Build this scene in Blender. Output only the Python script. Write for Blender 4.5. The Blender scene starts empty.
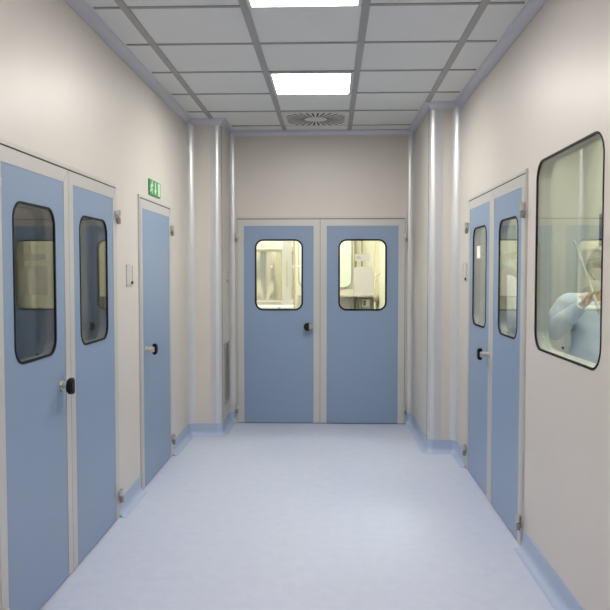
import bpy, bmesh, math
from math import pi, sin, cos, radians
from mathutils import Vector, Matrix

scene = bpy.context.scene
COL = scene.collection

# ------------------------------------------------------------------ camera
cd = bpy.data.cameras.new('camera')
cd.sensor_width = 36.0
cd.lens = 740.0 * 36.0 / 610.0
cd.clip_start = 0.05
cam = bpy.data.objects.new('camera', cd)
cam.location = (0, 0, 1.566)
cam.rotation_euler = (radians(90 - 2.631), 0, radians(1.972))
COL.objects.link(cam)
scene.camera = cam

# ------------------------------------------------------------------ world, exposure
w = bpy.data.worlds.new('world'); scene.world = w
w.use_nodes = True
w.node_tree.nodes['Background'].inputs[0].default_value = (0, 0, 0, 1)
scene.view_settings.view_transform = 'Standard'
scene.view_settings.look = 'None'
scene.view_settings.gamma = 1.0
scene.view_settings.use_curve_mapping = False
scene.view_settings.exposure = 0.0
scene.cycles.caustics_reflective = False
scene.cycles.caustics_refractive = False
scene.cycles.sample_clamp_indirect = 4.0
scene.cycles.max_bounces = 14
scene.cycles.transparent_max_bounces = 24

# light strengths (emission of the luminaire lenses)
E_CORR = 22.5
E_CORR_END = 42.0
E_LAB = 32.0
E_SIDE = 34.0
E_DARK_FILL = 0.35  # added fill for the unlit left room
C_CORR = (1.0, 0.955, 0.90)
C_CORR_END = (0.99, 0.985, 0.905)
C_LAB = (1.0, 0.97, 0.82)
C_SIDE = (0.95, 1.0, 0.88)

# ------------------------------------------------------------------ materials
def mat(name, col, rough=0.5, metal=0.0, noise=0.0, nscale=40.0, bump=0.0, bscale=200.0,
        emit=None, spec=0.5, trans=0.0, coat=0.0, alpha=1.0):
    m = bpy.data.materials.new(name); m.use_nodes = True
    nt = m.node_tree; b = nt.nodes['Principled BSDF']
    b.inputs['Base Color'].default_value = (*col, 1)
    b.inputs['Roughness'].default_value = rough
    b.inputs['Metallic'].default_value = metal
    b.inputs['Specular IOR Level'].default_value = spec
    b.inputs['Coat Weight'].default_value = coat
    b.inputs['Transmission Weight'].default_value = trans
    tc = nt.nodes.new('ShaderNodeTexCoord')
    if noise > 0:
        n = nt.nodes.new('ShaderNodeTexNoise'); n.inputs['Scale'].default_value = nscale
        n.inputs['Detail'].default_value = 5
        r = nt.nodes.new('ShaderNodeMapRange')
        r.inputs['To Min'].default_value = 1 - noise; r.inputs['To Max'].default_value = 1 + noise
        mx = nt.nodes.new('ShaderNodeVectorMath'); mx.operation = 'SCALE'
        mx.inputs[0].default_value = col
        nt.links.new(tc.outputs['Object'], n.inputs['Vector'])
        nt.links.new(n.outputs['Fac'], r.inputs['Value'])
        nt.links.new(r.outputs['Result'], mx.inputs['Scale'])
        nt.links.new(mx.outputs['Vector'], b.inputs['Base Color'])
    if bump > 0:
        n2 = nt.nodes.new('ShaderNodeTexNoise'); n2.inputs['Scale'].default_value = bscale
        bp = nt.nodes.new('ShaderNodeBump'); bp.inputs['Strength'].default_value = bump
        bp.inputs['Distance'].default_value = 0.002
        nt.links.new(tc.outputs['Object'], n2.inputs['Vector'])
        nt.links.new(n2.outputs['Fac'], bp.inputs['Height'])
        nt.links.new(bp.outputs['Normal'], b.inputs['Normal'])
    if emit:
        b.inputs['Emission Color'].default_value = (*emit[0], 1)
        b.inputs['Emission Strength'].default_value = emit[1]
    return m

M = {}
M['wall'] = mat('wall_laminate', (0.612, 0.570, 0.526), 0.42, noise=0.02, nscale=6, bump=0.05, bscale=90)
M['profile'] = mat('corner_profile', (0.66, 0.66, 0.67), 0.38, metal=0.5)
M['band'] = mat('profile_flange', (0.60, 0.60, 0.625), 0.38, metal=0.45)
M['cornice'] = mat('cornice_profile', (0.60, 0.61, 0.67), 0.35, metal=0.3)
M['ceil'] = mat('ceiling_tile', (0.78, 0.79, 0.78), 0.6, noise=0.02)
M['tbar'] = mat('ceiling_grid', (0.34, 0.34, 0.34), 0.45)
M['skirt'] = mat('skirting_vinyl_shaded', (0.375, 0.45, 0.60), 0.4, noise=0.04, nscale=30)  # same vinyl as the floor, its shade put into a darker, bluer colour
M['blue'] = mat('door_blue_laminate', (0.225, 0.305, 0.435), 0.38, noise=0.03, nscale=120, bump=0.06, bscale=300)
M['alu'] = mat('door_aluminium', (0.53, 0.52, 0.50), 0.38, metal=0.15, noise=0.015, nscale=60)
M['seal'] = mat('door_seal', (0.045, 0.04, 0.035), 0.7)
M['gasket'] = mat('black_gasket', (0.008, 0.009, 0.012), 0.6, spec=0.2)
def glass_mat():
    # thin clear pane: Fresnel reflection over straight-through transmission (same on both faces)
    m = bpy.data.materials.new('glass'); m.use_nodes = True
    nt = m.node_tree; nt.nodes.clear()
    out = nt.nodes.new('ShaderNodeOutputMaterial'); mx = nt.nodes.new('ShaderNodeMixShader')
    tr = nt.nodes.new('ShaderNodeBsdfTransparent'); tr.inputs[0].default_value = (.985, .995, .985, 1)
    gl = nt.nodes.new('ShaderNodeBsdfGlossy'); gl.inputs['Roughness'].default_value = 0.0
    fr = nt.nodes.new('ShaderNodeFresnel'); ge = nt.nodes.new('ShaderNodeNewGeometry')
    mr = nt.nodes.new('ShaderNodeMapRange'); mr.inputs['To Min'].default_value = 1.5; mr.inputs['To Max'].default_value = 1 / 1.5
    nt.links.new(ge.outputs['Backfacing'], mr.inputs['Value']); nt.links.new(mr.outputs['Result'], fr.inputs['IOR'])
    nt.links.new(fr.outputs[0], mx.inputs[0]); nt.links.new(tr.outputs[0], mx.inputs[1]); nt.links.new(gl.outputs[0], mx.inputs[2])
    nt.links.new(mx.outputs[0], out.inputs[0])
    return m
M['glass'] = glass_mat()
M['chrome'] = mat('satin_metal', (0.60, 0.58, 0.54), 0.28, metal=0.8)
M['white_metal'] = mat('white_painted_metal', (0.68, 0.67, 0.64), 0.4)
M['dark_metal'] = mat('dark_hinge_metal', (0.07, 0.065, 0.06), 0.4, metal=0.5)
M['hinge_dark'] = mat('hinge_dark', (0.33, 0.31, 0.29), 0.35, metal=0.7)
M['black'] = mat('black_plastic', (0.006, 0.005, 0.006), 0.5, spec=0.25)
M['paper'] = mat('paper', (0.86, 0.83, 0.79), 0.8)
def paper_mat():
    m = M['paper']; nt = m.node_tree
    b = nt.nodes['Principled BSDF']; out = nt.nodes['Material Output']
    mx = nt.nodes.new('ShaderNodeMixShader'); mx.inputs[0].default_value = 0.75
    tl = nt.nodes.new('ShaderNodeBsdfTranslucent'); tl.inputs[0].default_value = (.9, .87, .84, 1)
    nt.links.new(b.outputs[0], mx.inputs[1]); nt.links.new(tl.outputs[0], mx.inputs[2]); nt.links.new(mx.outputs[0], out.inputs[0])
paper_mat()
M['card'] = mat('white_card', (0.90, 0.88, 0.85), 0.6)
M['ink'] = mat('grey_ink', (0.45, 0.45, 0.50), 0.8)
M['sign_green'] = mat('sign_green', (0.05, 0.25, 0.08), 0.45)
M['sign_white'] = mat('sign_white', (0.62, 0.80, 0.60), 0.5)
M['switch'] = mat('switch_plate', (0.55, 0.53, 0.49), 0.35)
M['grille_shade'] = mat('grille_recess_shade', (0.10, 0.10, 0.09), 0.7)
M['grille'] = mat('grille_metal', (0.32, 0.31, 0.28), 0.4, metal=0.3)
M['diff_plate'] = mat('diffuser_plate', (0.70, 0.70, 0.68), 0.45)
M['slot_shade'] = mat('diffuser_slot_shade', (0.05, 0.05, 0.05), 0.8)
M['labwall'] = mat('lab_wall', (0.66, 0.635, 0.52), 0.5)
M['labfloor'] = mat('lab_floor', (0.45, 0.47, 0.50), 0.4)
M['steel'] = mat('stainless_steel', (0.62, 0.60, 0.54), 0.22, metal=1.0)
M['vessel'] = mat('brushed_vessel', (0.66, 0.64, 0.55), 0.24, metal=0.8)
M['lid'] = mat('lid_enamel', (0.22, 0.21, 0.17), 0.6)
M['steel_matt'] = mat('matt_steel', (0.50, 0.48, 0.42), 0.45, metal=0.7)
M['pipe'] = mat('cream_pipe', (0.62, 0.55, 0.38), 0.4)
M['conduit'] = mat('olive_conduit', (0.20, 0.19, 0.09), 0.5)
M['labglass'] = mat('pale_green_panel', (0.66, 0.72, 0.62), 0.3)
M['bench'] = mat('white_bench', (0.78, 0.76, 0.68), 0.4)
M['sidewall'] = mat('side_room_wall', (0.56, 0.55, 0.46), 0.5)
M['gown'] = mat('gown_cloth', (0.70, 0.76, 0.82), 0.75, noise=0.04, nscale=15)
M['hoodwhite'] = mat('hood_cloth', (0.78, 0.80, 0.80), 0.75, noise=0.03, nscale=20)
M['cap'] = mat('grey_cap', (0.20, 0.20, 0.19), 0.85)
M['skin'] = mat('skin', (0.50, 0.27, 0.17), 0.5)
M['glove'] = mat('tan_glove', (0.42, 0.25, 0.12), 0.5)
M['mask'] = mat('mask_cloth', (0.78, 0.80, 0.80), 0.8)
M['goggle'] = mat('goggle_lens', (0.12, 0.13, 0.14), 0.15)
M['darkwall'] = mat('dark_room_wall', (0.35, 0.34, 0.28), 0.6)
M['red'] = mat('red_plastic', (0.5, 0.03, 0.03), 0.4)
def emat(name, col, s):
    return mat(name, (0.8, 0.8, 0.8), 0.5, emit=(col, s))
M['lens_corr'] = emat('lens_corridor', C_CORR, E_CORR)
M['lens_corr_end'] = emat('lens_corridor_end', C_CORR_END, E_CORR_END)
M['lens_lab'] = emat('lens_lab', C_LAB, E_LAB)
M['lens_side'] = emat('lens_side_room', C_SIDE, E_SIDE)
M['fill_dark'] = emat('fill_dark_room', (1.0, 0.95, 0.8), E_DARK_FILL)

# vinyl floor: pale lavender with a very fine marbled fleck
def floor_mat():
    m = bpy.data.materials.new('floor_vinyl'); m.use_nodes = True
    nt = m.node_tree; b = nt.nodes['Principled BSDF']
    tc = nt.nodes.new('ShaderNodeTexCoord')
    n = nt.nodes.new('ShaderNodeTexNoise'); n.inputs['Scale'].default_value = 14; n.inputs['Detail'].default_value = 8
    n.inputs['Distortion'].default_value = 0.6
    n3 = nt.nodes.new('ShaderNodeTexNoise'); n3.inputs['Scale'].default_value = 160; n3.inputs['Detail'].default_value = 3
    ad = nt.nodes.new('ShaderNodeMath'); ad.operation = 'ADD'
    r = nt.nodes.new('ShaderNodeValToRGB')
    r.color_ramp.elements[0].position = 0.35; r.color_ramp.elements[0].color = (0.495, 0.53, 0.67, 1)
    r.color_ramp.elements[1].position = 0.65; r.color_ramp.elements[1].color = (0.56, 0.59, 0.715, 1)
    sc = nt.nodes.new('ShaderNodeMath'); sc.operation = 'MULTIPLY'; sc.inputs[1].default_value = 0.5
    nt.links.new(tc.outputs['Object'], n.inputs['Vector']); nt.links.new(tc.outputs['Object'], n3.inputs['Vector'])
    nt.links.new(n.outputs['Fac'], ad.inputs[0]); nt.links.new(n3.outputs['Fac'], ad.inputs[1])
    nt.links.new(ad.outputs[0], sc.inputs[0]); nt.links.new(sc.outputs[0], r.inputs['Fac'])
    nt.links.new(r.outputs['Color'], b.inputs['Base Color'])
    b.inputs['Roughness'].default_value = 0.38
    return m
M['floor'] = floor_mat()

# ------------------------------------------------------------------ helpers
def link(name, bm, m, parent=None, loc=(0, 0, 0), smooth=False):
    me = bpy.data.meshes.new(name)
    bmesh.ops.recalc_face_normals(bm, faces=bm.faces)
    bm.to_mesh(me); bm.free()
    if isinstance(m, str): m = M[m]
    me.materials.append(m)
    if smooth:
        for p in me.polygons: p.use_smooth = True
    o = bpy.data.objects.new(name, me); COL.objects.link(o)
    o.location = loc
    if parent is not None: o.parent = parent
    return o

def tag(o, label=None, cat=None, group=None, kind=None):
    if label: o['label'] = label
    if cat: o['category'] = cat
    if group: o['group'] = group
    if kind: o['kind'] = kind
    return o

def empty(name, loc=(0, 0, 0), rz=0.0):
    o = bpy.data.objects.new(name, None); COL.objects.link(o)
    o.location = loc; o.rotation_euler = (0, 0, rz); o.empty_display_size = 0.1
    return o

def box(bm, x0, x1, y0, y1, z0, z1, bev=0.0):
    r = bmesh.ops.create_cube(bm, size=1.0)
    for v in r['verts']:
        v.co = Vector(((x0 + x1) / 2 + v.co.x * (x1 - x0), (y0 + y1) / 2 + v.co.y * (y1 - y0), (z0 + z1) / 2 + v.co.z * (z1 - z0)))
    if bev > 0:
        es = list({e for v in r['verts'] for e in v.link_edges})
        bmesh.ops.bevel(bm, geom=es, offset=bev, segments=2, affect='EDGES', profile=0.5)
    return bm

def bxo(name, m, b, parent=None, bev=0.0):
    bm = bmesh.new(); box(bm, *b, bev=bev); return link(name, bm, m, parent)

def cyl(bm, p0, p1, r0, r1=None, seg=24, caps=True):
    p0, p1 = Vector(p0), Vector(p1); r1 = r0 if r1 is None else r1
    d = p1 - p0
    q = Vector((0, 0, 1)).rotation_difference(d.normalized()).to_matrix().to_4x4()
    mt = Matrix.Translation((p0 + p1) / 2) @ q
    bmesh.ops.create_cone(bm, cap_ends=caps, cap_tris=False, segments=seg, radius1=r0, radius2=r1, depth=d.length, matrix=mt)

def tube(bm, pts, r, seg=12):
    for a, b in zip(pts[:-1], pts[1:]): cyl(bm, a, b, r, seg=seg)
    for p in pts[1:-1]:
        bmesh.ops.create_uvsphere(bm, u_segments=seg, v_segments=8, radius=r, matrix=Matrix.Translation(p))

def lathe(bm, prof, c=(0, 0, 0), seg=40, wob=None):
    rings = []
    for r, z in prof:
        ring = []
        for i in range(seg):
            a = 2 * pi * i / seg
            k = wob(a, z) if wob else 1.0
            ring.append(bm.verts.new((c[0] + r * k * cos(a), c[1] + r * k * sin(a), c[2] + z)))
        rings.append(ring)
    for A, B in zip(rings[:-1], rings[1:]):
        for i in range(seg):
            bm.faces.new((A[i], A[(i + 1) % seg], B[(i + 1) % seg], B[i]))
    bm.faces.new(rings[0]); bm.faces.new(rings[-1])

def prism(bm, poly, z0, z1, axis='z'):
    """closed solid from a 2-D outline; axis z: outline is (x,y); axis y: outline is (x,z) and z0,z1 are y"""
    def P(p, h): return (p[0], p[1], h) if axis == 'z' else (p[0], h, p[1])
    A = [bm.verts.new(P(p, z0)) for p in poly]; B = [bm.verts.new(P(p, z1)) for p in poly]
    n = len(poly)
    bm.faces.new(A); bm.faces.new(B)
    for i in range(n): bm.faces.new((A[i], A[(i + 1) % n], B[(i + 1) % n], B[i]))

def rrect(x0, x1, z0, z1, r, n=8):
    out = []
    for cx, cz, a0 in ((x1 - r, z1 - r, 0), (x0 + r, z1 - r, 90), (x0 + r, z0 + r, 180), (x1 - r, z0 + r, 270)):
        for k in range(n + 1):
            a = radians(a0 + 90 * k / n)
            out.append((cx + r * cos(a), cz + r * sin(a)))
    return out

def ring_solid(bm, outer, inner, y0, y1):
    """solid plate between two outlines with the same number of points, in the x-z plane"""
    n = len(outer)
    O0 = [bm.verts.new((p[0], y0, p[1])) for p in outer]; I0 = [bm.verts.new((p[0], y0, p[1])) for p in inner]
    O1 = [bm.verts.new((p[0], y1, p[1])) for p in outer]; I1 = [bm.verts.new((p[0], y1, p[1])) for p in inner]
    for i in range(n):
        j = (i + 1) % n
        bm.faces.new((O0[i], O0[j], I0[j], I0[i])); bm.faces.new((O1[i], I1[i], I1[j], O1[j]))
        bm.faces.new((O0[i], O1[i], O1[j], O0[j])); bm.faces.new((I0[i], I0[j], I1[j], I1[i]))

def rect_like(inner, x0, x1, z0, z1):
    """rectangle outline with one point per inner point (corner arcs collapse onto the corner)"""
    n = len(inner) // 4; out = []
    for q, (cx, cz) in enumerate(((x1, z1), (x0, z1), (x0, z0), (x1, z0))):
        for k in range(n):
            t = k / (n - 1)
            ix, iz = inner[q * n + k]
            # slide along both edges so no faces are degenerate
            if q == 0: p = (x1, iz) if t < 0.5 else (ix, z1)
            if q == 1: p = (ix, z1) if t < 0.5 else (x0, iz)
            if q == 2: p = (x0, iz) if t < 0.5 else (ix, z0)
            if q == 3: p = (ix, z0) if t < 0.5 else (x1, iz)
            if abs(t - 0.5) < 1e-6: p = (cx, cz)
            out.append(p)
    return out

def grid_wall(bm, s, z, holes, t0, t1, axis):
    """wall slab with rectangular openings. s=(s0,s1) run along the wall, z=(z0,z1); holes [(s0,s1,z0,z1)];
    axis 'x': the wall runs along x, thickness t0..t1 in y; axis 'y': runs along y, thickness in x"""
    S = sorted({s[0], s[1], *[h[0] for h in holes], *[h[1] for h in holes]})
    Z = sorted({z[0], z[1], *[h[2] for h in holes], *[h[3] for h in holes]})
    def solid(i, j):
        if i < 0 or j < 0 or i >= len(S) - 1 or j >= len(Z) - 1: return False
        cs, cz = (S[i] + S[i + 1]) / 2, (Z[j] + Z[j + 1]) / 2
        return not any(h[0] < cs < h[1] and h[2] < cz < h[3] for h in holes)
    cache = {}
    def V(a, t, zz):
        k = (round(a, 5), round(t, 5), round(zz, 5))
        if k not in cache: cache[k] = bm.verts.new((a, t, zz) if axis == 'x' else (t, a, zz))
        return cache[k]
    for i in range(len(S) - 1):
        for j in range(len(Z) - 1):
            if not solid(i, j): continue
            a, b, c, d = S[i], S[i + 1], Z[j], Z[j + 1]
            bm.faces.new((V(a, t0, c), V(b, t0, c), V(b, t0, d), V(a, t0, d)))
            bm.faces.new((V(a, t1, c), V(a, t1, d), V(b, t1, d), V(b, t1, c)))
            if not solid(i - 1, j): bm.faces.new((V(a, t0, c), V(a, t0, d), V(a, t1, d), V(a, t1, c)))
            if not solid(i + 1, j): bm.faces.new((V(b, t0, c), V(b, t1, c), V(b, t1, d), V(b, t0, d)))
            if not solid(i, j - 1): bm.faces.new((V(a, t0, c), V(a, t1, c), V(b, t1, c), V(b, t0, c)))
            if not solid(i, j + 1): bm.faces.new((V(a, t0, d), V(b, t0, d), V(b, t1, d), V(a, t1, d)))

def sweep(bm, path, prof):
    """sweep a closed (offset, z) profile along a 2-D path with mitred corners; offset goes to the LEFT of travel"""
    n = len(path); rows = []
    P = [Vector(p) for p in path]
    for i in range(n):
        d0 = (P[i] - P[i - 1]).normalized() if i > 0 else None
        d1 = (P[i + 1] - P[i]).normalized() if i < n - 1 else None
        d0 = d0 or d1; d1 = d1 or d0
        n0 = Vector((-d0.y, d0.x)); n1 = Vector((-d1.y, d1.x))
        nn = (n0 + n1).normalized(); k = 1 / max(0.3, nn.dot(n0))
        rows.append([bm.verts.new((P[i].x + nn.x * o * k, P[i].y + nn.y * o * k, z)) for o, z in prof])
    m = len(prof)
    for A, B in zip(rows[:-1], rows[1:]):
        for i in range(m): bm.faces.new((A[i], A[(i + 1) % m], B[(i + 1) % m], B[i]))
    bm.faces.new(rows[0]); bm.faces.new(rows[-1])

def fillet(path, r, n=5):
    out = [path[0]]
    for a, b, c in zip(path[:-2], path[1:-1], path[2:]):
        a, b, c = Vector(a), Vector(b), Vector(c)
        u = (a - b).normalized(); v = (c - b).normalized()
        p0, p1 = b + u * r, b + v * r
        ctr = b + u * r + v * r
        for k in range(n + 1):
            t = k / n * pi / 2
            out.append(tuple(ctr - v * r * cos(t) - u * r * sin(t)))
    out.append(path[-1]); return out

# ------------------------------------------------------------------ room shell
XL, XR, YB, ZC = -1.345, 1.09, 7.55, 2.982       # wall faces
CLX, CLY = -1.032, 6.96                           # left column corner
CRX, CRY = 0.838, 6.35                            # right column corner
Y0 = -1.6
T = 0.07
S = 'structure'

tag(bxo('floor', 'floor', (-3.9, 3.5, Y0 - 0.1, 11.0, -0.08, 0.0)), 'pale lavender-blue vinyl floor of the corridor', 'floor', kind=S)
tag(bxo('ceiling', 'ceil', (-3.9, 3.5, Y0 - 0.1, 11.0, ZC, ZC + 0.08)), 'grey white ceiling of metal tiles', 'ceiling', kind=S)

D1 = (2.885, 4.592); D2 = (5.142, 6.165); D3 = (4.152, 5.868); DB = (-0.967, 0.771); DH = 2.117
W1 = (3.01, 3.978, 1.155, 2.137)
bm = bmesh.new(); grid_wall(bm, (Y0, CLY), (0, ZC), [(*D1, 0, DH - .014), (*D2, 0, DH - .014)], XL - T, XL, 'y')
tag(link('wall_left', bm, 'wall'), 'beige panel wall on the left side of the corridor', 'wall', kind=S)
hole = (W1[0] - 0.06, W1[1] + 0.06, W1[2] - 0.06, W1[3] + 0.06)
bm = bmesh.new(); grid_wall(bm, (Y0, CRY), (0, ZC), [(*D3, 0, DH + .014), hole], XR, XR + T, 'y')
# rounded window surround set flush in the opening (same laminate)
inn = rrect(-W1[1], -W1[0], W1[2], W1[3], 0.105, 8)
outr = rect_like(inn, -hole[1], -hole[0], hole[2], hole[3])
b2 = bmesh.new(); ring_solid(b2, outr, inn, XR, XR + T)
bmesh.ops.transform(b2, matrix=Matrix(((0, 1, 0, 0), (-1, 0, 0, 0), (0, 0, 1, 0), (0, 0, 0, 1))), verts=b2.verts)
me = bpy.data.meshes.new('tmp'); b2.to_mesh(me); b2.free(); bm.from_mesh(me); bpy.data.meshes.remove(me)
tag(link('wall_right', bm, 'wall'), 'beige panel wall on the right side of the corridor', 'wall', kind=S)
bm = bmesh.new(); grid_wall(bm, (-2.5, 2.5), (0, ZC), [(*DB, 0, DH)], YB, YB + T, 'x')
tag(link('wall_back', bm, 'wall'), 'grey beige wall above the double door at the end of the corridor', 'wall', kind=S)
tag(bxo('wall_front', 'wall', (XL - T, XR + T, Y0 - 0.07, Y0, 0, ZC)), 'beige panel wall behind the viewer', 'wall', kind=S)
# columns that narrow the end of the corridor: flat faces, the corners are rounded profiles
R1 = 0.052
def column(name, poly, label):
    bm = bmesh.new(); prism(bm, poly, 0, ZC)
    return tag(link(name, bm, 'wall'), label, 'column', kind=S)
column('column', [(XL, CLY), (CLX - R1 - .05, CLY), (CLX - R1 - .05, CLY + R1), (CLX, CLY + R1), (CLX, YB), (XL, YB)],
       'left boxed-in column beside the back double door')
column('column', [(XR, CRY), (CRX + R1, CRY), (CRX + R1, CRY + R1), (CRX, CRY + R1), (CRX, YB), (XR, YB)],
       'right boxed-in column beside the back double door')

def convex(cx, cy, sx, sy, r):
    """outward corner at (cx,cy); the solid lies toward (sx,sy)"""
    ctr = (cx + sx * r, cy + sy * r); p = [ctr]
    for k in range(11):
        a = k / 10 * pi / 2
        p.append((ctr[0] - sx * r * cos(a), ctr[1] - sy * r * sin(a)))
    return p
def concave(cx, cy, sx, sy, r):
    """inward corner at (cx,cy); the room lies toward (sx,sy)"""
    ctr = (cx + sx * r, cy + sy * r); p = [(cx - sx * .0, cy - sy * .0)]
    for k in range(11):
        a = k / 10 * pi / 2
        p.append((ctr[0] - sx * r * cos(a), ctr[1] - sy * r * sin(a)))
    return p
ntrim = [0]
def trim(poly, m, label, z0=0.0, z1=ZC, cat='corner trim', smooth=False):
    ntrim[0] += 1
    bm = bmesh.new(); prism(bm, poly, z0, z1)
    return tag(link('trim_%d' % ntrim[0], bm, m), label, cat, kind=S)
trim(concave(XL, CLY, 1, -1, 0.066), 'profile', 'pale vertical cove where the left wall meets the left column', z0=.113)
trim(convex(CLX, CLY, -1, 1, R1), 'profile', 'pale rounded vertical edge of the left column')
trim([(CLX - R1 - .05, CLY), (CLX - R1, CLY), (CLX - R1, CLY + R1), (CLX - R1 - .05, CLY + R1)], 'band', 'blue-grey flange beside the left column rounded edge')
trim(concave(CLX, YB, 1, -1, 0.055), 'profile', 'pale vertical cove left of the back double door', z0=.113)
trim(concave(CRX, YB, -1, -1, 0.055), 'profile', 'pale vertical cove right of the back double door', z0=.113)
trim(convex(CRX, CRY, 1, 1, R1), 'profile', 'pale rounded vertical edge of the right column')
trim([(CRX + R1, CRY - .001), (CRX + R1 + .06, CRY - .001), (CRX + R1 + .06, CRY + .001), (CRX + R1, CRY + .001)], 'band', 'blue-grey flange beside the right column rounded edge')
trim(concave(XR, CRY, -1, -1, 0.066), 'profile', 'pale vertical cove where the right wall meets the right column', z0=.113)

trim([(CLX, CLY + R1), (CLX + .0015, CLY + R1), (CLX + .0015, CLY + R1 + .012), (CLX, CLY + R1 + .012)], 'seal', 'dark joint line on the side of the left column')
trim([(CRX - .0015, CRY + R1), (CRX, CRY + R1), (CRX, CRY + R1 + .010), (CRX - .0015, CRY + R1 + .010)], 'seal', 'dark joint line on the side of the right column')

# cornice (mitred cove profile round the ceiling)
room = [(XR, Y0), (XR, CRY), (CRX, CRY), (CRX, YB), (CLX, YB), (CLX, CLY), (XL, CLY), (XL, Y0)]
prof = [(0, ZC), (0, ZC - 0.054), (0.005, ZC - 0.054)]
for k in range(9):
    a = k / 8 * pi / 2
    prof.append((0.053 - 0.048 * cos(a), ZC - 0.051 + 0.046 * sin(a)))
prof += [(0.056, ZC - .005), (0.056, ZC)]
bm = bmesh.new(); sweep(bm, room, prof)
ntrim[0] += 1
tag(link('trim_%d' % ntrim[0], bm, 'cornice'), 'blue-grey coved cornice running round the ceiling edge', 'cornice', kind=S)

# coved skirting, cut at the doors
sk = [(0, 0), (0, 0.115), (0.005, 0.115)]
for k in range(9):
    a = k / 8 * pi / 2
    sk.append((0.050 - 0.045 * cos(a), 0.0456 - 0.045 * sin(a)))
sk += [(0.054, 0.0006), (0.054, 0.0)]
def skirting(name, path, label, fr=0.05):
    bm = bmesh.new(); sweep(bm, fillet(path, fr) if len(path) > 2 else path, sk)
    tag(link(name, bm, 'skirt'), label, 'skirting', kind=S)
skirting('baseboard_left', [(DB[0], YB), (CLX, YB), (CLX, CLY), (XL, CLY), (XL, D2[1])], 'coved skirting in shaded floor blue round the foot of the left column')
skirting('baseboard_left.001', [(XL, D2[0]), (XL, D1[1])], 'coved skirting in shaded floor blue between the two left doors')
skirting('baseboard_left.002', [(XL, D1[0]), (XL, Y0)], 'coved skirting in shaded floor blue on the near left wall')
skirting('baseboard_right', [(XR, D3[1]), (XR, CRY), (CRX, CRY), (CRX, YB), (DB[1], YB)], 'coved skirting in shaded floor blue round the foot of the right column')
skirting('baseboard_right.001', [(XR, Y0), (XR, D3[0])], 'coved skirting in shaded floor blue under the big right window')

# ceiling grid bars
GX = [-1.11, -0.463, 0.187, 0.81]
GY = [7.26 - .65 * k for k in range(14)]
bm = bmesh.new()
for x in GX:
    y1 = YB - .05 if -1.0 < x < .7 else (6.90 if x < 0 else 6.30)
    box(bm, x - .022, x + .022, Y0, y1, ZC - .006, ZC + .002)
for y in GY:
    xa, xb = (XL + .07, XR - .07) if y < 6.3 else (CLX + .07, CRX - .07)
    if 6.5 < y < 6.9: xa = XL + .07
    box(bm, xa, xb, y - .011, y + .011, ZC - .0065, ZC + .002)
ntrim[0] += 1
tag(link('trim_%d' % ntrim[0], bm, 'tbar'), 'grey bars of the ceiling grid', 'ceiling grid', kind=S)

# ------------------------------------------------------------------ doors
def leaf_mesh(x0, x1, zt, win, border=0.065, tb=0.065):
    """blue panel with rounded window hole (or plain)"""
    bm = bmesh.new()
    a, b, c, d = x0 + border, x1 - border, 0.008, zt - tb
    if win:
        inn = rrect(*win, 0.085, 8)
        ring_solid(bm, rect_like(inn, a, b, c, d), inn, 0.0, 0.05)
    else:
        box(bm, a, b, 0.0, 0.05, c, d)
    return bm

def border_mesh(x0, x1, zt, border=0.065, tb=0.065):
    """U-shaped aluminium edge with mitred top corners, proud of the panel by a millimetre"""
    bm = bmesh.new(); z0 = 0.008
    y0, y1 = -0.0025, 0.0525
    prism(bm, [(x0, z0), (x0 + border, z0), (x0 + border, zt - tb), (x0, zt)], y0, y1, 'y')
    prism(bm, [(x1, z0), (x1, zt), (x1 - border, zt - tb), (x1 - border, z0)], y0, y1, 'y')
    prism(bm, [(x0 + .0008, zt), (x0 + border + .0008, zt - tb), (x1 - border - .0008, zt - tb), (x1 - .0008, zt)], y0 + .0004, y1 - .0004, 'y')
    return bm

def glazing(win, parent, r=0.085, gw=.010):
    x0, x1, z0, z1 = win
    o = rrect(x0 - .001, x1 + .001, z0 - .001, z1 + .001, r); i = rrect(x0 + gw, x1 - gw, z0 + gw, z1 - gw, r - gw - .001)
    bm = bmesh.new(); ring_solid(bm, o, i, -0.003, 0.007)
    link('window_gasket', bm, 'gasket', parent)
    bm = bmesh.new(); ring_solid(bm, o, rrect(x0 + .004, x1 - .004, z0 + .004, z1 - .004, r - .005), 0.007, 0.053)
    link('window_spacer', bm, 'grille', parent)
    g = rrect(x0 + .0045, x1 - .0045, z0 + .0045, z1 - .0045, r - .006)
    bm = bmesh.new()
    prism(bm, g, 0.001, 0.006, 'y'); prism(bm, g, 0.044, 0.049, 'y')
    link('glass_pane', bm, 'glass', parent)
    # maker's stamp in the lower corner of the glass
    bm = bmesh.new(); cx = (x0 + x1) / 2; box(bm, cx - .012, cx + .012, -.0006, .0008, z0 + .022, z0 + .028)
    link('glass_stamp', bm, 'gasket', parent)

def handle(parent, x, s):
    """round metal stem with a black D-shaped grip pointing toward s along x"""
    bm = bmesh.new()
    cyl(bm, (x, 0.0, 1.000), (x, -0.008, 1.000), 0.027, seg=28)
    cyl(bm, (x, -0.006, 1.000), (x, -0.060, 1.000), 0.0195, seg=28)
    cyl(bm, (x, -0.060, 1.000), (x, -0.064, 1.000), 0.0195, 0.016, seg=28)
    link('handle_stem', bm, 'chrome', parent)
    pts = []
    xc = x + s * 0.012
    pts.append((xc, 1.000 + .040)); 
    for k in range(1, 14):
        a = pi / 2 - k / 14 * pi
        pts.append((xc + s * (0.018 + .036 * cos(a)), 1.000 + .040 * sin(a)))
    pts.append((xc, 1.000 - .040))
    bm = bmesh.new(); prism(bm, pts, -0.046, -0.076, 'y')
    es = [e for e in bm.edges if abs(e.verts[0].co.y - e.verts[1].co.y) < 1e-6]
    bmesh.ops.bevel(bm, geom=es, offset=.006, segments=3, affect='EDGES')
    tag(link('handle_grip', bm, 'black', parent), 'black grip')

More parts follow.
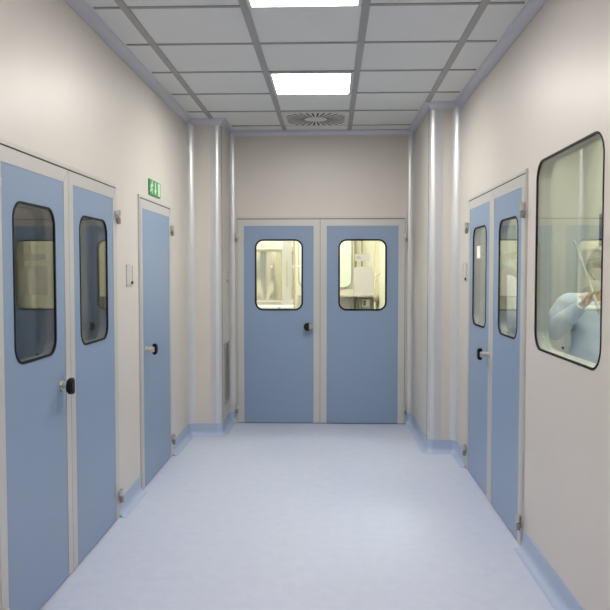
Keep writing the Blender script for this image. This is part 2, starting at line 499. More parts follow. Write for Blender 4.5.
def hinge(parent, x, z, s):
    """s=-1 hinge on the low-x edge, +1 on the high-x edge"""
    bm = bmesh.new()
    a, b = sorted((x - s * .030, x + s * .010))
    box(bm, a, b, -0.022, -0.002, z + .002, z + .034, bev=.003)
    cyl(bm, (x + s * .009, -.018, z - .002), (x + s * .009, -.018, z + .040), .013, seg=16)
    o = link('hinge', bm, 'chrome', parent)
    bm = bmesh.new()
    cyl(bm, (x + s * .009, -.018, z - .010), (x + s * .009, -.018, z - .002), .006, seg=16)
    a, b = sorted((x + s * .002, x + s * .026))
    box(bm, a, b, -.016, -.001, z - .030, z - .008, bev=.002)
    cyl(bm, (x + s * .009, -.018, z - .046), (x + s * .009, -.018, z - .010), .012, seg=16)
    link('hinge_pin', bm, 'hinge_dark', parent)

def door(name, loc, rz, x0, x1, leaves, label, zt=2.09, fr=0.018):
    root = tag(empty(name, loc, rz), label, 'door', kind=S)
    H = zt + 0.027
    bm = bmesh.new()
    prism(bm, [(x0, 0), (x0 + fr - .003, 0), (x0 + fr - .003, H - .019), (x0, H)], -0.001, .076, 'y')
    prism(bm, [(x1, 0), (x1, H), (x1 - fr + .003, H - .019), (x1 - fr + .003, 0)], -0.001, .076, 'y')
    prism(bm, [(x0 + .0008, H), (x0 + fr - .004, H - .019), (x1 - fr + .004, H - .019), (x1 - .0008, H)], -0.0014, .0755, 'y')
    link('frame', bm, 'alu', root)
    bm = bmesh.new()   # dark rebate seal behind the gaps
    box(bm, x0 + fr - .0035, x0 + fr + .0005, .004, .060, .004, H - .019); box(bm, x1 - fr - .0005, x1 - fr + .0035, .004, .060, .004, H - .019)
    box(bm, x0 + fr - .003, x1 - fr + .003, .003, .060, zt + .0005, H - .0185)
    box(bm, x0 + fr - .004, x1 - fr + .004, .014, .046, 0.0006, .008)
    for lf in leaves[:-1]: box(bm, lf['x'][1] - .003, lf['x'][1] + .007, .012, .048, .004, zt - .004)
    link('door_seal', bm, 'seal', root)
    for lf in leaves:
        a, b = lf['x']
        bw = lf.get('bw', .065)
        p = link('leaf', leaf_mesh(a, b, zt, lf.get('win'), bw), 'blue', root)
        link('leaf_edge_profile', border_mesh(a, b, zt, bw), 'alu', p)
        if lf.get('win'): glazing(lf['win'], p, gw=lf.get('gw', .010))
        if 'handle' in lf: handle(p, lf['handle'], lf['hs'])
        hx = a if lf['hinge'] < 0 else b
        for z in (0.150, 1.905): hinge(p, hx, z, lf['hinge'])
    return root

WZ = (1.164, 1.888)
# back wall, faces -Y : local x = world x
door('door_1', (0, 7.535, 0), 0, DB[0], DB[1], [
    dict(x=(-.949, -.108), gw=.016, win=(-.770, -.280, *WZ), hinge=-1, handle=-.205, hs=-1),
    dict(x=(-.104, .752), gw=.016, win=(.080, .570, *WZ), hinge=1)],
    'blue double door with two lit windows at the end of the corridor')
# left wall, faces +X : local x = world y
door('door_2', (-1.335, 0, 0), pi / 2, D1[0], D1[1], [
    dict(x=(2.903, 3.738), win=(3.074, 3.553, 1.162, 1.866), hinge=-1, handle=3.605, hs=-1),
    dict(x=(3.742, 4.574), win=(3.903, 4.390, 1.162, 1.866), hinge=1)],
    'blue double door with dark reflecting windows in the near left wall', zt=2.076)
door('door_3', (-1.335, 0, 0), pi / 2, D2[0], D2[1], [
    dict(x=(5.163, 6.145), hinge=1, handle=5.285, hs=1, bw=.055)],
    'narrow blue single door without a window under the green exit sign', zt=2.076, fr=.021)
# right wall, faces -X : local x = -world y
door('door_4', (1.080, 0, 0), -pi / 2, -D3[1], -D3[0], [
    dict(x=(-5.850, -5.012), win=(-5.660, -5.175, *WZ), hinge=-1, handle=-5.041, hs=-1),
    dict(x=(-5.008, -4.170), win=(-4.797, -4.312, *WZ), hinge=1)],
    'blue double door with two windows in the right wall beside the big window', zt=2.104)

# big window in the right wall
win = tag(empty('window_1', (XR, 0, 0), -pi / 2), 'large frameless window with rounded corners in the near right wall', 'window', kind=S)
a = (-W1[1], -W1[0], W1[2], W1[3])
o = rrect(a[0] - .002, a[1] + .002, a[2] - .002, a[3] + .002, .105); i = rrect(a[0] + .007, a[1] - .007, a[2] + .007, a[3] - .007, .097)
bm = bmesh.new(); ring_solid(bm, o, i, -.003, .008)
link('window_gasket', bm, 'gasket', win)
bm = bmesh.new(); ring_solid(bm, o, rrect(a[0] + .004, a[1] - .004, a[2] + .004, a[3] - .004, .10), .008, .073)
link('window_spacer', bm, 'sidewall', win)
g = rrect(a[0] + .0045, a[1] - .0045, a[2] + .0045, a[3] - .0045, .099)
bm = bmesh.new(); prism(bm, g, .001, .007, 'y'); prism(bm, g, .040, .046, 'y')
link('glass_pane', bm, 'glass', win)
bm = bmesh.new(); box(bm, -3.515, -3.485, -.0006, .0008, W1[2] + .045, W1[2] + .055)
link('glass_stamp', bm, 'gasket', win)

# ------------------------------------------------------------------ notices taped to the glass
def notice(name, loc, rz, poly, label, marks=(), m='paper'):
    r = tag(empty(name, loc, rz), label, 'notice')
    bm = bmesh.new(); prism(bm, poly, -.0012, 0, 'y'); link('sheet', bm, m, r)
    if marks:
        bm = bmesh.new()
        for m_ in marks: box(bm, m_[0], m_[1], -.0018, -.0011, m_[2], m_[3])
        link('print', bm, 'ink', r)
    return r
notice('paper_notice', (0, 7.534, 0), 0, [(.247, 1.668), (.405, 1.668), (.405, 1.738), (.247, 1.740)],
       'small white label above the larger sheet on the back right door window',
       [(.262, .300, 1.705, 1.711), (.270, .318, 1.694, 1.699)])
notice('paper_notice', (0, 7.534, 0), 0, [(.236, 1.313), (.415, 1.318), (.436, 1.335), (.440, 1.475), (.434, 1.575), (.405, 1.612), (.255, 1.608), (.234, 1.590)],
       'large blank white sheet taped inside the back right door window frame')
notice('paper_notice', (1.079, 0, 0), -pi / 2, [(-5.505, 1.658), (-5.385, 1.658), (-5.385, 1.748), (-5.505, 1.748)],
       'small white card on the far window of the right double door', m='card')

# ------------------------------------------------------------------ wall fittings
def plate(loc, rz, x0, x1, z0, z1, label, bx):
    r = tag(empty('switch_plate', loc, rz), label, 'switch plate', group=None)
    bm = bmesh.new(); ring_solid(bm, rrect(x0, x1, z0, z1, .006, 4), rrect(x0 + .012, x1 - .012, z0 + .010, z1 - .010, .004, 4), -.008, 0)
    link('rim', bm, 'alu', r)
    bm = bmesh.new(); box(bm, x0 + .010, x1 - .010, -.005, 0, z0 + .008, z1 - .008, bev=.001); link('plate', bm, 'switch', r)
    bm = bmesh.new(); cyl(bm, (bx, -.004, z0 + .018), (bx, -.016, z0 + .018), .010, seg=20); link('button', bm, 'dark_metal', r)
    bm = bmesh.new(); cyl(bm, ((x0 + x1) / 2, -.004, z0 + .098), ((x0 + x1) / 2, -.007, z0 + .098), .007, seg=16); link('indicator', bm, 'band', r)
plate((XL, 0, 0), pi / 2, 4.828, 4.974, 1.470, 1.610, 'small upright metal plate with a dark button left of the narrow single door', 4.945)
plate((XR, 0, 0), -pi / 2, -6.095, -5.945, 1.485, 1.632, 'small metal plate with a dark button beside the right double door', -5.975)

# exit sign
sg = tag(empty('exit_sign', (XL, 0, 0), pi / 2), 'green exit sign with running figure, arrow and door above the single door', 'sign')
bm = bmesh.new(); box(bm, 5.448, 5.795, -.012, 0, 2.133, 2.248, bev=.002); link('board', bm, 'sign_green', sg)
bm = bmesh.new(); prism(bm, [(5.706, 2.143), (5.766, 2.143), (5.766, 2.238), (5.706, 2.238)], -.0135, -.012, 'y'); link('door_symbol', bm, 'sign_white', sg)
bm = bmesh.new(); prism(bm, [(5.622, 2.143), (5.658, 2.178), (5.637, 2.178), (5.637, 2.236), (5.610, 2.236), (5.610, 2.178), (5.586, 2.178)], -.0135, -.012, 'y'); link('arrow', bm, 'sign_white', sg)
bm = bmesh.new()
fx, fz = 5.505, 2.19
cyl(bm, (fx + .018, -.012, fz + .037), (fx + .018, -.0135, fz + .037), .013, seg=18)
def limb(p, q, w0):
    p, q = Vector(p), Vector(q); d = (q - p).normalized(); n = Vector((-d.y, d.x)) * w0
    prism(bm, [tuple(p + n), tuple(q + n), tuple(q - n), tuple(p - n)], -.0135, -.012, 'y')
limb((fx + .010, fz + .026), (fx - .002, fz - .008), .012)
limb((fx - .002, fz - .006), (fx + .026, fz - .018), .008); limb((fx + .026, fz - .016), (fx + .022, fz - .045), .007)
limb((fx - .004, fz - .004), (fx - .014, fz - .028), .008); limb((fx - .012, fz - .027), (fx - .044, fz - .030), .007)
limb((fx + .010, fz + .022), (fx + .036, fz + .012), .006); limb((fx + .034, fz + .012), (fx + .048, fz + .024), .005)
limb((fx + .008, fz + .022), (fx - .024, fz + .012), .006); limb((fx - .022, fz + .014), (fx - .036, fz - .006), .005)
link('running_figure', bm, 'sign_white', sg)

# low return-air grille on the side of the left column, with fixing screws
gr = tag(empty('air_grille', (CLX, 0, 0), pi / 2), 'tall narrow metal air grille low on the side of the left column', 'air grille')
bm = bmesh.new()
ring_solid(bm, rrect(7.13, 7.44, .27, .86, .004, 3), rrect(7.155, 7.415, .295, .835, .003, 3), -.012, 0)
link('frame', bm, 'grille', gr)
bxo('recess_shade', 'grille_shade', (7.15, 7.42, -.003, 0, .29, .84), gr)  # dark flat plate stands in for the shade behind the louvres
bm = bmesh.new()
for k in range(22):
    z = .300 + k * .0243
    prism(bm, [(7.154, z), (7.416, z), (7.416, z + .014), (7.154, z + .014)], -.010, -.004, 'y')
link('louvres', bm, 'grille', gr)
for x in (7.143, 7.428):
    for z in (.30, .83):
        bm = bmesh.new(); cyl(bm, (x, -.011, z), (x, -.017, z), .009, seg=12); link('screw', bm, 'white_metal', gr)
pl = tag(empty('call_button', (CLX, 0, 0), pi / 2), 'tiny metal button plate on the side of the left column', 'button')
bm = bmesh.new(); box(bm, 7.28, 7.35, -.006, 0, 1.44, 1.56, bev=.001); link('plate', bm, 'switch', pl)
bm = bmesh.new(); cyl(bm, (7.315, -.005, 1.47), (7.315, -.012, 1.47), .011, seg=16); link('button', bm, 'dark_metal', pl)

# swirl diffuser in the ceiling
df = tag(empty('ceiling_diffuser', (-0.138, 6.935, ZC)), 'square white swirl air diffuser in the ceiling before the back door', 'air diffuser')
bm = bmesh.new(); box(bm, -.305, .305, -.292, .292, -.012, -.0005, bev=.003); link('face_plate', bm, 'diff_plate', df)
bm = bmesh.new()
N = 32
for k in range(N):
    a = 2 * pi * (k + .5) / N
    L = min(.265 / max(abs(cos(a)), abs(sin(a))), .315)
    n = (-sin(a), cos(a)); r0 = .105
    q = [(r0 * cos(a) + n[0] * .006, r0 * sin(a) + n[1] * .006), (L * cos(a) + n[0] * .010, L * sin(a) + n[1] * .010),
         (L * cos(a) - n[0] * .010, L * sin(a) - n[1] * .010), (r0 * cos(a) - n[0] * .006, r0 * sin(a) - n[1] * .006)]
    prism(bm, q, -.0128, -.0118)
link('radial_slot_shades', bm, 'slot_shade', df)  # raised dark strips painted as the shade inside the slots
bm = bmesh.new(); cyl(bm, (0, 0, -.0115), (0, 0, -.016), .072, .066, seg=32); link('hub', bm, 'diff_plate', df)

# ------------------------------------------------------------------ luminaires
def luminaire(x, y, m, label, group, sx=.28, sy=.30):
    r = tag(empty('ceiling_light', (x, y, ZC)), label, 'ceiling light', group=group)
    b2 = bmesh.new()
    o = rrect(-sx - .02, sx + .02, -sy - .02, sy + .02, .004, 3); i = rrect(-sx, sx, -sy, sy, .003, 3)
    ring_solid(b2, o, i, .0005, .016)
    bmesh.ops.transform(b2, matrix=Matrix(((1, 0, 0, 0), (0, 0, 1, 0), (0, -1, 0, 0), (0, 0, 0, 1))), verts=b2.verts)
    link('frame', b2, 'white_metal', r)
    bxo('lens', m, (-sx, sx, -sy, sy, -.010, -.001), r)
    return r
for k, y in enumerate((-.215, 1.735, 3.685, 5.635)):
    luminaire(-.14, y, 'lens_corr_end' if k == 3 else 'lens_corr', 'square flush ceiling light above the corridor, ' + ('above the viewer', 'just ahead of the viewer', 'by the right double door', 'nearest the back double door')[k], 'corridor ceiling lights')

# ------------------------------------------------------------------ room behind the back door
LY0, LY1 = YB + T, 10.6
tag(bxo('wall_lab_back', 'labwall', (-2.5, 2.5, LY1, LY1 + .07, 0, ZC)), 'cream wall at the back of the lit room', 'wall', kind=S)
tag(bxo('wall_lab_left', 'labwall', (-2.57, -2.5, LY0 - .07, LY1 + .07, 0, ZC)), 'cream wall on the left of the lit room', 'wall', kind=S)
tag(bxo('wall_lab_right', 'labwall', (2.5, 2.57, LY0, LY1 + .07, 0, ZC)), 'cream wall on the right of the lit room', 'wall', kind=S)
for k, (x, y) in enumerate(((-1.3, 8.5), (-.2, 8.5), (.9, 8.5), (-1.3, 9.8), (-.2, 9.8))):
    luminaire(x, y, 'lens_lab', 'bright ceiling light in the room behind the back door, ' + ('front left', 'front middle', 'front right', 'rear left', 'rear middle')[k], 'lab ceiling lights')
# stainless vessel
vs = tag(empty('steel_vessel', (-.84, 9.25, 0)), 'large pale stainless vessel seen through the back left door window', 'vessel')
bm = bmesh.new(); lathe(bm, [(.36, 1.20), (.375, 1.22), (.375, 1.80), (.37, 1.83)], seg=90,
      wob=lambda a, z: 1 + .055 * cos(11 * a) * (1 if 1.21 < z < 1.83 else 0))
link('body', bm, 'vessel', vs, smooth=True)
bm = bmesh.new(); lathe(bm, [(.39, 1.80), (.40, 1.81), (.40, 1.835), (.39, 1.845)], seg=64); link('rim', bm, 'steel_matt', vs)
bm = bmesh.new(); lathe(bm, [(.385, 1.846), (.36, 1.87), (.30, 1.90), (.20, 1.925), (.02, 1.94)], seg=64); link('lid', bm, 'lid', vs, smooth=False)
bm = bmesh.new(); lathe(bm, [(.40, 1.10), (.41, 1.11), (.41, 1.20), (.40, 1.21)], seg=64); link('base_ring', bm, 'white_metal', vs)
for a in (45, 135, 225, 315):
    bm = bmesh.new(); cyl(bm, (.33 * cos(radians(a)), .33 * sin(radians(a)), 0), (.33 * cos(radians(a)), .33 * sin(radians(a)), 1.10), .025); link('leg', bm, 'steel_matt', vs)
bn = tag(empty('lab_bench', (-1.05, 8.45, 0)), 'white bench below the vessel behind the back left door window', 'bench')
bxo('worktop', 'bench', (-.65, .62, -.28, .28, 1.13, 1.165), bn, bev=.004)
for x in (-.60, .57):
    for y in (-.24, .24): bxo('leg', 'steel_matt', (x - .02, x + .02, y - .02, y + .02, 0, 1.13), bn)
# white column with slot (light strip housing) and clamp pole
wc = tag(empty('white_post', (-.515, 8.78, 0)), 'bright white post with a narrow slot right of the steel vessel', 'post')
bm = bmesh.new(); box(bm, -.055, .055, -.04, .04, 0, 2.1, bev=.012); link('housing', bm, 'white_metal', wc)
bxo('slot', 'pipe', (-.008, .010, -.043, -.038, 1.38, 1.69), wc)
pp = tag(empty('clamp_pole', (-.428, 8.78, 0)), 'thin tan floor-to-ceiling pole with a side rod behind the back left window', 'pole')
bm = bmesh.new(); cyl(bm, (0, 0, 0), (0, 0, ZC), .014, seg=16); link('pole', bm, 'pipe', pp)
bm = bmesh.new(); cyl(bm, (0, -.02, 1.62), (.14, -.02, 1.62), .012, seg=12); cyl(bm, (0, -.02, 1.60), (0, -.02, 1.64), .022, seg=12); link('side_rod', bm, 'white_metal', pp)
# right part of the lab
pt = tag(bxo('wall_lab_partition', 'labwall', (.68, .74, 8.2, LY1, 0, ZC)), 'cream partition seen in the back right door window', 'wall', kind=S)
gp = tag(empty('window_2', (0, LY1, 0)), 'pale green lit glazed opening with rounded corners in the lit room', 'window', kind=S)
bm = bmesh.new(); prism(bm, rrect(-.45, .30, 1.33, 2.15, .11), -.010, 0, 'y'); link('pane', bm, 'labglass', gp)
bm = bmesh.new(); ring_solid(bm, rrect(-.46, .31, 1.32, 2.16, .115), rrect(-.445, .295, 1.335, 2.145, .105), -.016, -.001); link('window_gasket', bm, 'grille', gp)
for x, lb, zb, m_ in ((.352, 'left', 1.0, 'conduit'), (.445, 'right', 1.60, 'conduit')):
    bm = bmesh.new(); tube(bm, [(x, LY1 - .05, zb), (x, LY1 - .05, 2.02 if lb == 'right' else 2.5), (x - (.06 if lb == 'right' else 0), LY1 - .05, 2.10 if lb == 'right' else 2.6), (x - (.06 if lb == 'right' else 0), LY1 - .05, ZC)], .017 if lb == 'left' else .011)
    tag(link('conduit', bm, m_), '%s of the two dark vertical conduits behind the white sheet' % lb, 'conduit')
sp = tag(empty('supply_pipe', (.585, 9.7, 0)), 'cream vertical pipe with elbow and valve near the partition corner', 'pipe')
bm = bmesh.new(); tube(bm, [(0, 0, 1.05), (0, 0, 1.50), (.03, 0, 1.53), (.06, 0, 1.53)], .013); tube(bm, [(-.005, .05, 1.53), (-.005, .05, ZC)], .010); link('pipe_run', bm, 'pipe', sp)
bm = bmesh.new(); cyl(bm, (-.02, -.01, 1.20), (.03, -.01, 1.20), .030, seg=16); cyl(bm, (0, -.05, 1.20), (0, 0, 1.20), .012, seg=12); link('valve', bm, 'conduit', sp)
sh = tag(empty('wall_shelf', (.10, LY1, 0)), 'grey shelf with brackets below the pale green window', 'shelf')
bxo('board', 'steel_matt', (-.55, .56, -.30, 0, 1.205, 1.225), sh)
for x in (.18, .30, .50):
    bm = bmesh.new(); box(bm, x, x + .018, -.24, 0, 1.00, 1.205); link('bracket', bm, 'conduit', sh)
eb = tag(empty('control_box', (.47, LY1 - .02, 0)), 'small cream box with a dark face under the grey shelf', 'box')
bm = bmesh.new(); box(bm, -.03, .08, -.14, 0, 1.06, 1.17, bev=.006); link('casing', bm, 'bench', eb)
bm = bmesh.new(); box(bm, -.005, .03, -.146, -.139, 1.08, 1.15); link('dial', bm, 'conduit', eb)

# ------------------------------------------------------------------ side room behind the right wall
SX, SY0, SY1 = 2.475, 1.2, 7.40
tag(bxo('wall_side_end', 'sidewall', (XR + T, SX, SY1, SY1 + .07, 0, ZC)), 'grey-green end wall of the side room', 'wall', kind=S)
bm = bmesh.new(); grid_wall(bm, (SY0 - .07, SY1 + .07), (0, ZC), [(5.9, 6.93, 1.2, 2.09)], SX, SX + .07, 'y')
tag(link('wall_side_outer', bm, 'sidewall'), 'grey-green outer wall of the side room', 'wall', kind=S)
tag(bxo('wall_side_near', 'sidewall', (XR + T, SX, SY0 - .07, SY0, 0, ZC)), 'near end wall of the side room', 'wall', kind=S)
trim(concave(SX, SY1, -1, -1, .040), 'profile', 'bright vertical cove in the far corner of the side room')
for k, y in enumerate((2.6, 4.6, 6.4)):
    luminaire(1.8, y, 'lens_side', 'ceiling light of the side room, ' + ('nearest', 'middle', 'farthest')[k], 'side room ceiling lights', sy=.25)
wn = tag(empty('window_3', (SX, 0, 0), -pi / 2), 'bright inner window behind the gowned person', 'window', kind=S)
a = (-6.92, -5.91, 1.21, 2.08)
bm = bmesh.new(); ring_solid(bm, rect_like(rrect(*a, .09), -6.93, -5.90, 1.2, 2.09), rrect(a[0] + .01, a[1] - .01, a[2] + .01, a[3] - .01, .08), -.004, .07); link('window_gasket', bm, 'gasket', wn)
bm = bmesh.new(); prism(bm, rrect(*a, .09), .03, .036, 'y'); link('glass_pane', bm, 'glass', wn)
tag(bxo('wall_store_back', 'labwall', (3.3, 3.37, 5.0, 7.6, 0, ZC)), 'cream wall of the room beyond the inner window', 'wall', kind=S)
luminaire(2.95, 6.4, 'lens_lab', 'ceiling light in the room beyond the inner window', None, sx=.2)

# ------------------------------------------------------------------ dark room behind the near left door
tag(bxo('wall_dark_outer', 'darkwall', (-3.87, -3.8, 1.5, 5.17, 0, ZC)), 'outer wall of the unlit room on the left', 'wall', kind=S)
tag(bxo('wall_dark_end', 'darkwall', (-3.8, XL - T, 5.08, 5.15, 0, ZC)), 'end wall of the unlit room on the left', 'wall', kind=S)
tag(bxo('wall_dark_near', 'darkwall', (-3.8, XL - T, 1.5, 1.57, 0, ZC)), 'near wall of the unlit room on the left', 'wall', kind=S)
luminaire(-2.6, 3.2, 'fill_dark', 'added dim fill light in the unlit room on the left', None)  # added fill, no known lamp here; keeps the unlit room from going black

# ------------------------------------------------------------------ people
def skinned(name, joints, edges, parent, m, root=0, sub=2, loc=(0, 0, 0)):
    """joints: {key: (co, (rx, ry))}; one continuous surface grown on the skeleton"""
    keys = list(joints)
    me = bpy.data.meshes.new(name)
    me.from_pydata([joints[k][0] for k in keys], [(keys.index(a), keys.index(b)) for a, b in edges], [])
    o = bpy.data.objects.new(name, me); COL.objects.link(o)
    sk_ = o.modifiers.new('skin', 'SKIN'); sk_.use_smooth_shade = True; sk_.branch_smoothing = 0.6
    for i, k in enumerate(keys):
        me.skin_vertices[0].data[i].radius = joints[k][1]
        me.skin_vertices[0].data[i].use_root = (i == root)
    sb = o.modifiers.new('sub', 'SUBSURF'); sb.levels = sub; sb.render_levels = sub
    me.materials.append(M[m])
    dg = bpy.context.evaluated_depsgraph_get()
    ev = bpy.data.meshes.new_from_object(o.evaluated_get(dg))
    COL.objects.unlink(o); bpy.data.objects.remove(o)
    o = bpy.data.objects.new(name, ev); COL.objects.link(o)
    o.location = loc; o.parent = parent
    for p in ev.polygons: p.use_smooth = True
    if not ev.materials: ev.materials.append(M[m])
    return o

def head_mesh(c, sc=1.0):
    """human head facing -y with brow, nose, chin and ears"""
    bm = bmesh.new()
    bmesh.ops.create_icosphere(bm, subdivisions=4, radius=1.0)
    for v in bm.verts:
        x, y, z = v.co
        hx, hy, hz = .076, .098, .118
        k = 1.0
        if z < -.1: k = 1 - .36 * min(1, (-z - .1) / .9) ** 1.2
        X, Y, Z = x * hx * k, y * hy * (k if y > 0 else (.93 + .07 * k)), z * hz
        if y < 0:
            f = max(0, -y)
            Y -= .018 * math.exp(-(x / .16) ** 2 - ((z + .15) / .20) ** 2) * f        # nose
            Y -= .006 * math.exp(-((z - .22) / .10) ** 2 - (x / .6) ** 2) * f          # brow
            Y += .010 * math.exp(-((abs(x) - .36) / .17) ** 2 - ((z - .05) / .13) ** 2) * f  # eye sockets
            Y -= .005 * math.exp(-(x / .28) ** 2 - ((z + .52) / .07) ** 2) * f         # lips
            Y -= .008 * math.exp(-(x / .3) ** 2 - ((z + .85) / .14) ** 2) * f          # chin
        X += .012 * math.copysign(1, x) * math.exp(-((y - .12) / .14) ** 2 - ((z + .08) / .22) ** 2) * (abs(x) > .6)  # ears
        v.co = Vector((X, Y, Z)) * sc + Vector(c)
    return bm

def part_of_head(c, grow, keep, scale=1.0):
    bm = head_mesh(c, scale)
    cc = Vector(c)
    for v in bm.verts: v.co = cc + (v.co - cc) * grow
    dele = [f for f in bm.faces if not keep((f.calc_center_median() - cc))]
    bmesh.ops.delete(bm, geom=dele, context='FACES')
    bmesh.ops.solidify(bm, geom=list(bm.faces), thickness=.004)
    return bm

def finger_chain(J, E, hand, base, direc, spread, lens, r, curl, tagn):
    prev = hand; p = Vector(base); d = Vector(direc).normalized()
    for k, L in enumerate(lens):
        key = '%s%d' % (tagn, k)
        p = p + d * L
        d = (d + Vector(curl) * .45).normalized()
        J[key] = (tuple(p), (r * (1 - .12 * k), r * (1 - .12 * k))); E.append((prev, key)); prev = key

def person(loc, rz, label, arms, cape=False):
    r = tag(empty('person', loc, rz), label, 'person')
    # body: one continuous figure, local frame facing -y
    J = {'pelvis': ((0, 0, .95), (.14, .10)), 'waist': ((0, .0, 1.08), (.125, .085)), 'chest': ((0, .005, 1.27), (.15, .10)),
         'neckb': ((0, .01, 1.42), (.075, .065)), 'neck': ((0, .0, 1.48), (.055, .055)), 'skull': ((0, -.01, 1.56), (.06, .07))}
    E_ = [('pelvis', 'waist'), ('waist', 'chest'), ('chest', 'neckb'), ('neckb', 'neck'), ('neck', 'skull')]
    for s, n in ((-1, 'L'), (1, 'R')):
        J['hip' + n] = ((s * .10, 0, .88), (.09, .09)); J['knee' + n] = ((s * .11, -.02, .48), (.055, .055))
        J['ank' + n] = ((s * .12, .02, .09), (.038, .038)); J['toe' + n] = ((s * .14, -.14, .035), (.040, .028))
        E_ += [('pelvis', 'hip' + n), ('hip' + n, 'knee' + n), ('knee' + n, 'ank' + n), ('ank' + n, 'toe' + n)]
        sh_, el, wr = arms[n]
        J['sh' + n] = (sh_, (.055, .055)); J['el' + n] = (el, (.042, .042)); J['wr' + n] = (wr, (.028, .028))
        E_ += [('chest', 'sh' + n), ('sh' + n, 'el' + n), ('el' + n, 'wr' + n)]
        d = (Vector(wr) - Vector(el)).normalized()
        side = d.cross(Vector((0, 0, 1))).normalized()
        palm = Vector(wr) + d * .07
        J['palm' + n] = (tuple(palm), (.034, .018)); E_.append(('wr' + n, 'palm' + n))
    skinned('body', J, E_, r, 'skin')
    for s, n in ((-1, 'L'), (1, 'R')):
        sh_, el, wr = [Vector(v) for v in arms[n]]
        d = (wr - el).normalized(); side = d.cross(Vector((0, 0, 1))).normalized(); up_ = side.cross(d)
        FJ = {'w': (tuple(wr - d * .01), (.030, .022)), 'p': (tuple(wr + d * .055), (.036, .017))}; FE = [('w', 'p')]
        for k, (off, L) in enumerate(((-.030, .9), (-.010, 1.0), (.010, .95), (.030, .78))):
            kb = 'k%d' % k
            FJ[kb] = (tuple(wr + d * .085 + side * off), (.010, .010)); FE.append(('p', kb))
            finger_chain(FJ, FE, kb, wr + d * .085 + side * off, d, 0, [.034 * L, .024 * L, .020 * L], .0088, -up_ * .9, 'f%d_' % k)
        FJ['t0'] = (tuple(wr + d * .035 + side * -s * .038), (.012, .012)); FE.append(('w', 't0'))
        finger_chain(FJ, FE, 't0', wr + d * .035 + side * -s * .038, d * .8 - side * s * .5, 0, [.032, .026], .0095, -up_ * .6, 't_')
        tag(skinned('glove', FJ, FE, r, 'glove', sub=1), 'tan gloved hand')
    hc = (0, -.015, 1.600)
    link('head', head_mesh(hc, 1.0), 'skin', r, smooth=True)
    # gown: continuous surface over torso and arms, flaring to the hem
    G = {'c': ((0, .0, 1.30), (.205, .155)), 'sh0': ((0, .0, 1.415), (.125, .10)), 'n': ((0, 0, 1.47), (.075, .075)), 'w': ((0, 0, 1.08), (.21, .165)),
         'h': ((0, 0, .86), (.235, .19)), 'k': ((0, 0, .60), (.25, .20)), 'hem': ((0, 0, .38), (.26, .21))}
    GE = [('c', 'sh0'), ('sh0', 'n'), ('c', 'w'), ('w', 'h'), ('h', 'k'), ('k', 'hem')]
    for n in 'LR':
        sh_, el, wr = [Vector(v) for v in arms[n]]
        G['s' + n] = (tuple(sh_), (.088, .088)); G['m' + n] = (tuple((sh_ + el) / 2), (.088, .088)); G['e' + n] = (tuple(el), (.088, .088))
        G['f' + n] = (tuple((el * 2 + wr) / 3), (.075, .075)); G['u' + n] = (tuple(wr - (wr - el).normalized() * .015), (.042, .042))
        GE += [('c', 's' + n), ('s' + n, 'm' + n), ('m' + n, 'e' + n), ('e' + n, 'f' + n), ('f' + n, 'u' + n)]
    g_ = skinned('gown', G, GE, r, 'gown', sub=3)
    for v in g_.data.vertices:   # hanging folds
        x, y, z = v.co
        t = max(0, min(1, (1.42 - z) / .8))
        a = math.atan2(y, x)
        f = 1 + .06 * t * sin(11 * a + 3 * z) + .02 * t * sin(23 * a + 1.3)
        if abs(x) < .30: v.co.x *= f; v.co.y *= f
        v.co += Vector((sin(55 * z + 9 * x), sin(48 * z + 20 * x), 0)) * .004
    g_['label'] = 'pale blue-white gown'
    if not cape:
        link('cap', part_of_head(hc, 1.13, lambda p: p.z > .035 or (p.y > -.01 and p.z > -.07)), 'cap', r, smooth=True)
        link('face_mask', part_of_head(hc, 1.06, lambda p: p.y < -.02 and p.z < -.012 and p.z > -.13), 'mask', r, smooth=True)
        link('goggles', part_of_head(hc, 1.12, lambda p: p.y < -.035 and -.008 < p.z < .036 and abs(p.x) < .085), 'goggle', r, smooth=True)
        for s in (-1, 1):
            bm = bmesh.new(); bmesh.ops.create_uvsphere(bm, u_segments=12, v_segments=8, radius=.011, matrix=Matrix.Translation((hc[0] + s * .028, hc[1] - .078, hc[2] + .006)))
            link('eye', bm, 'sign_white', r, smooth=True)
        # collar
        bm = bmesh.new(); lathe(bm, [(.075, 1.435), (.082, 1.44), (.074, 1.50), (.066, 1.505)], seg=28); link('collar', bm, 'hoodwhite', r, smooth=True)
    else:
        bm = bmesh.new()
        lathe(bm, [(.34, 1.26), (.32, 1.38), (.275, 1.49), (.22, 1.57), (.16, 1.65), (.10, 1.725), (.05, 1.768), (.010, 1.78)], seg=48,
              wob=lambda a, z: 1 + .03 * sin(9 * a) * (1.765 - z) * 2)
        link('hood', bm, 'hoodwhite', r, smooth=True)
    return r

arms1 = {'L': ((-.20, 0, 1.38), (-.33, -.07, 1.14), (-.125, -.225, 1.36)), 'R': ((.20, 0, 1.38), (.29, -.05, 1.10), (.08, -.26, 1.10))}
person((1.80, 5.0, 0), radians(-12), 'person in a pale blue gown, grey cap, goggles and mask behind the big window', arms1)
arms2 = {'L': ((-.18, 0, 1.34), (-.23, -.02, 1.08), (-.16, -.20, .98)), 'R': ((.18, 0, 1.34), (.23, -.02, 1.08), (.16, -.20, .98))}
p2 = person((1.56, 6.55, 0), radians(160), 'person in a white hooded gown turned away behind the right double door windows', arms2, cape=True)
p2.scale = (.86, .86, .86)

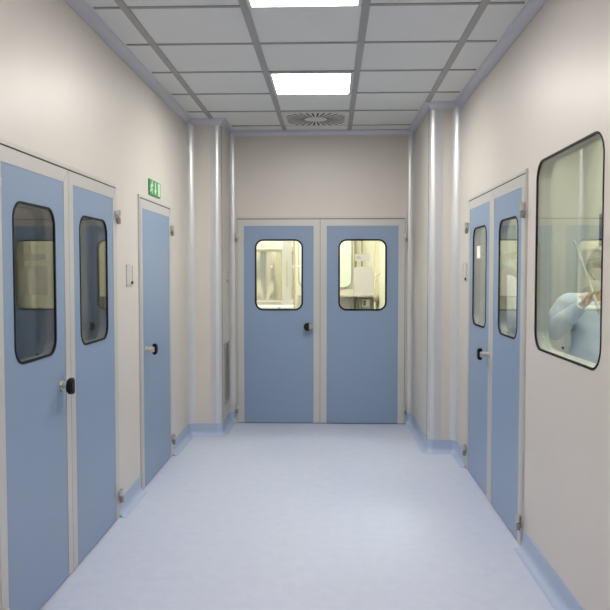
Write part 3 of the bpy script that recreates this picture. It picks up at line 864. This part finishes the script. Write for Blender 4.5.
# long white rod held upright in front of the gowned person
rod = tag(empty('wiping_rod', (0, 0, 0)), 'long slanting white rod held by the person behind the big window', 'rod')
bm = bmesh.new(); cyl(bm, (1.535, 4.745, 1.76), (1.70, 4.745, 1.32), .009, seg=14); link('shaft', bm, 'hoodwhite', rod)
bm = bmesh.new(); cyl(bm, (1.695, 4.745, 1.333), (1.71, 4.745, 1.293), .013, seg=14); link('end_cap', bm, 'white_metal', rod)
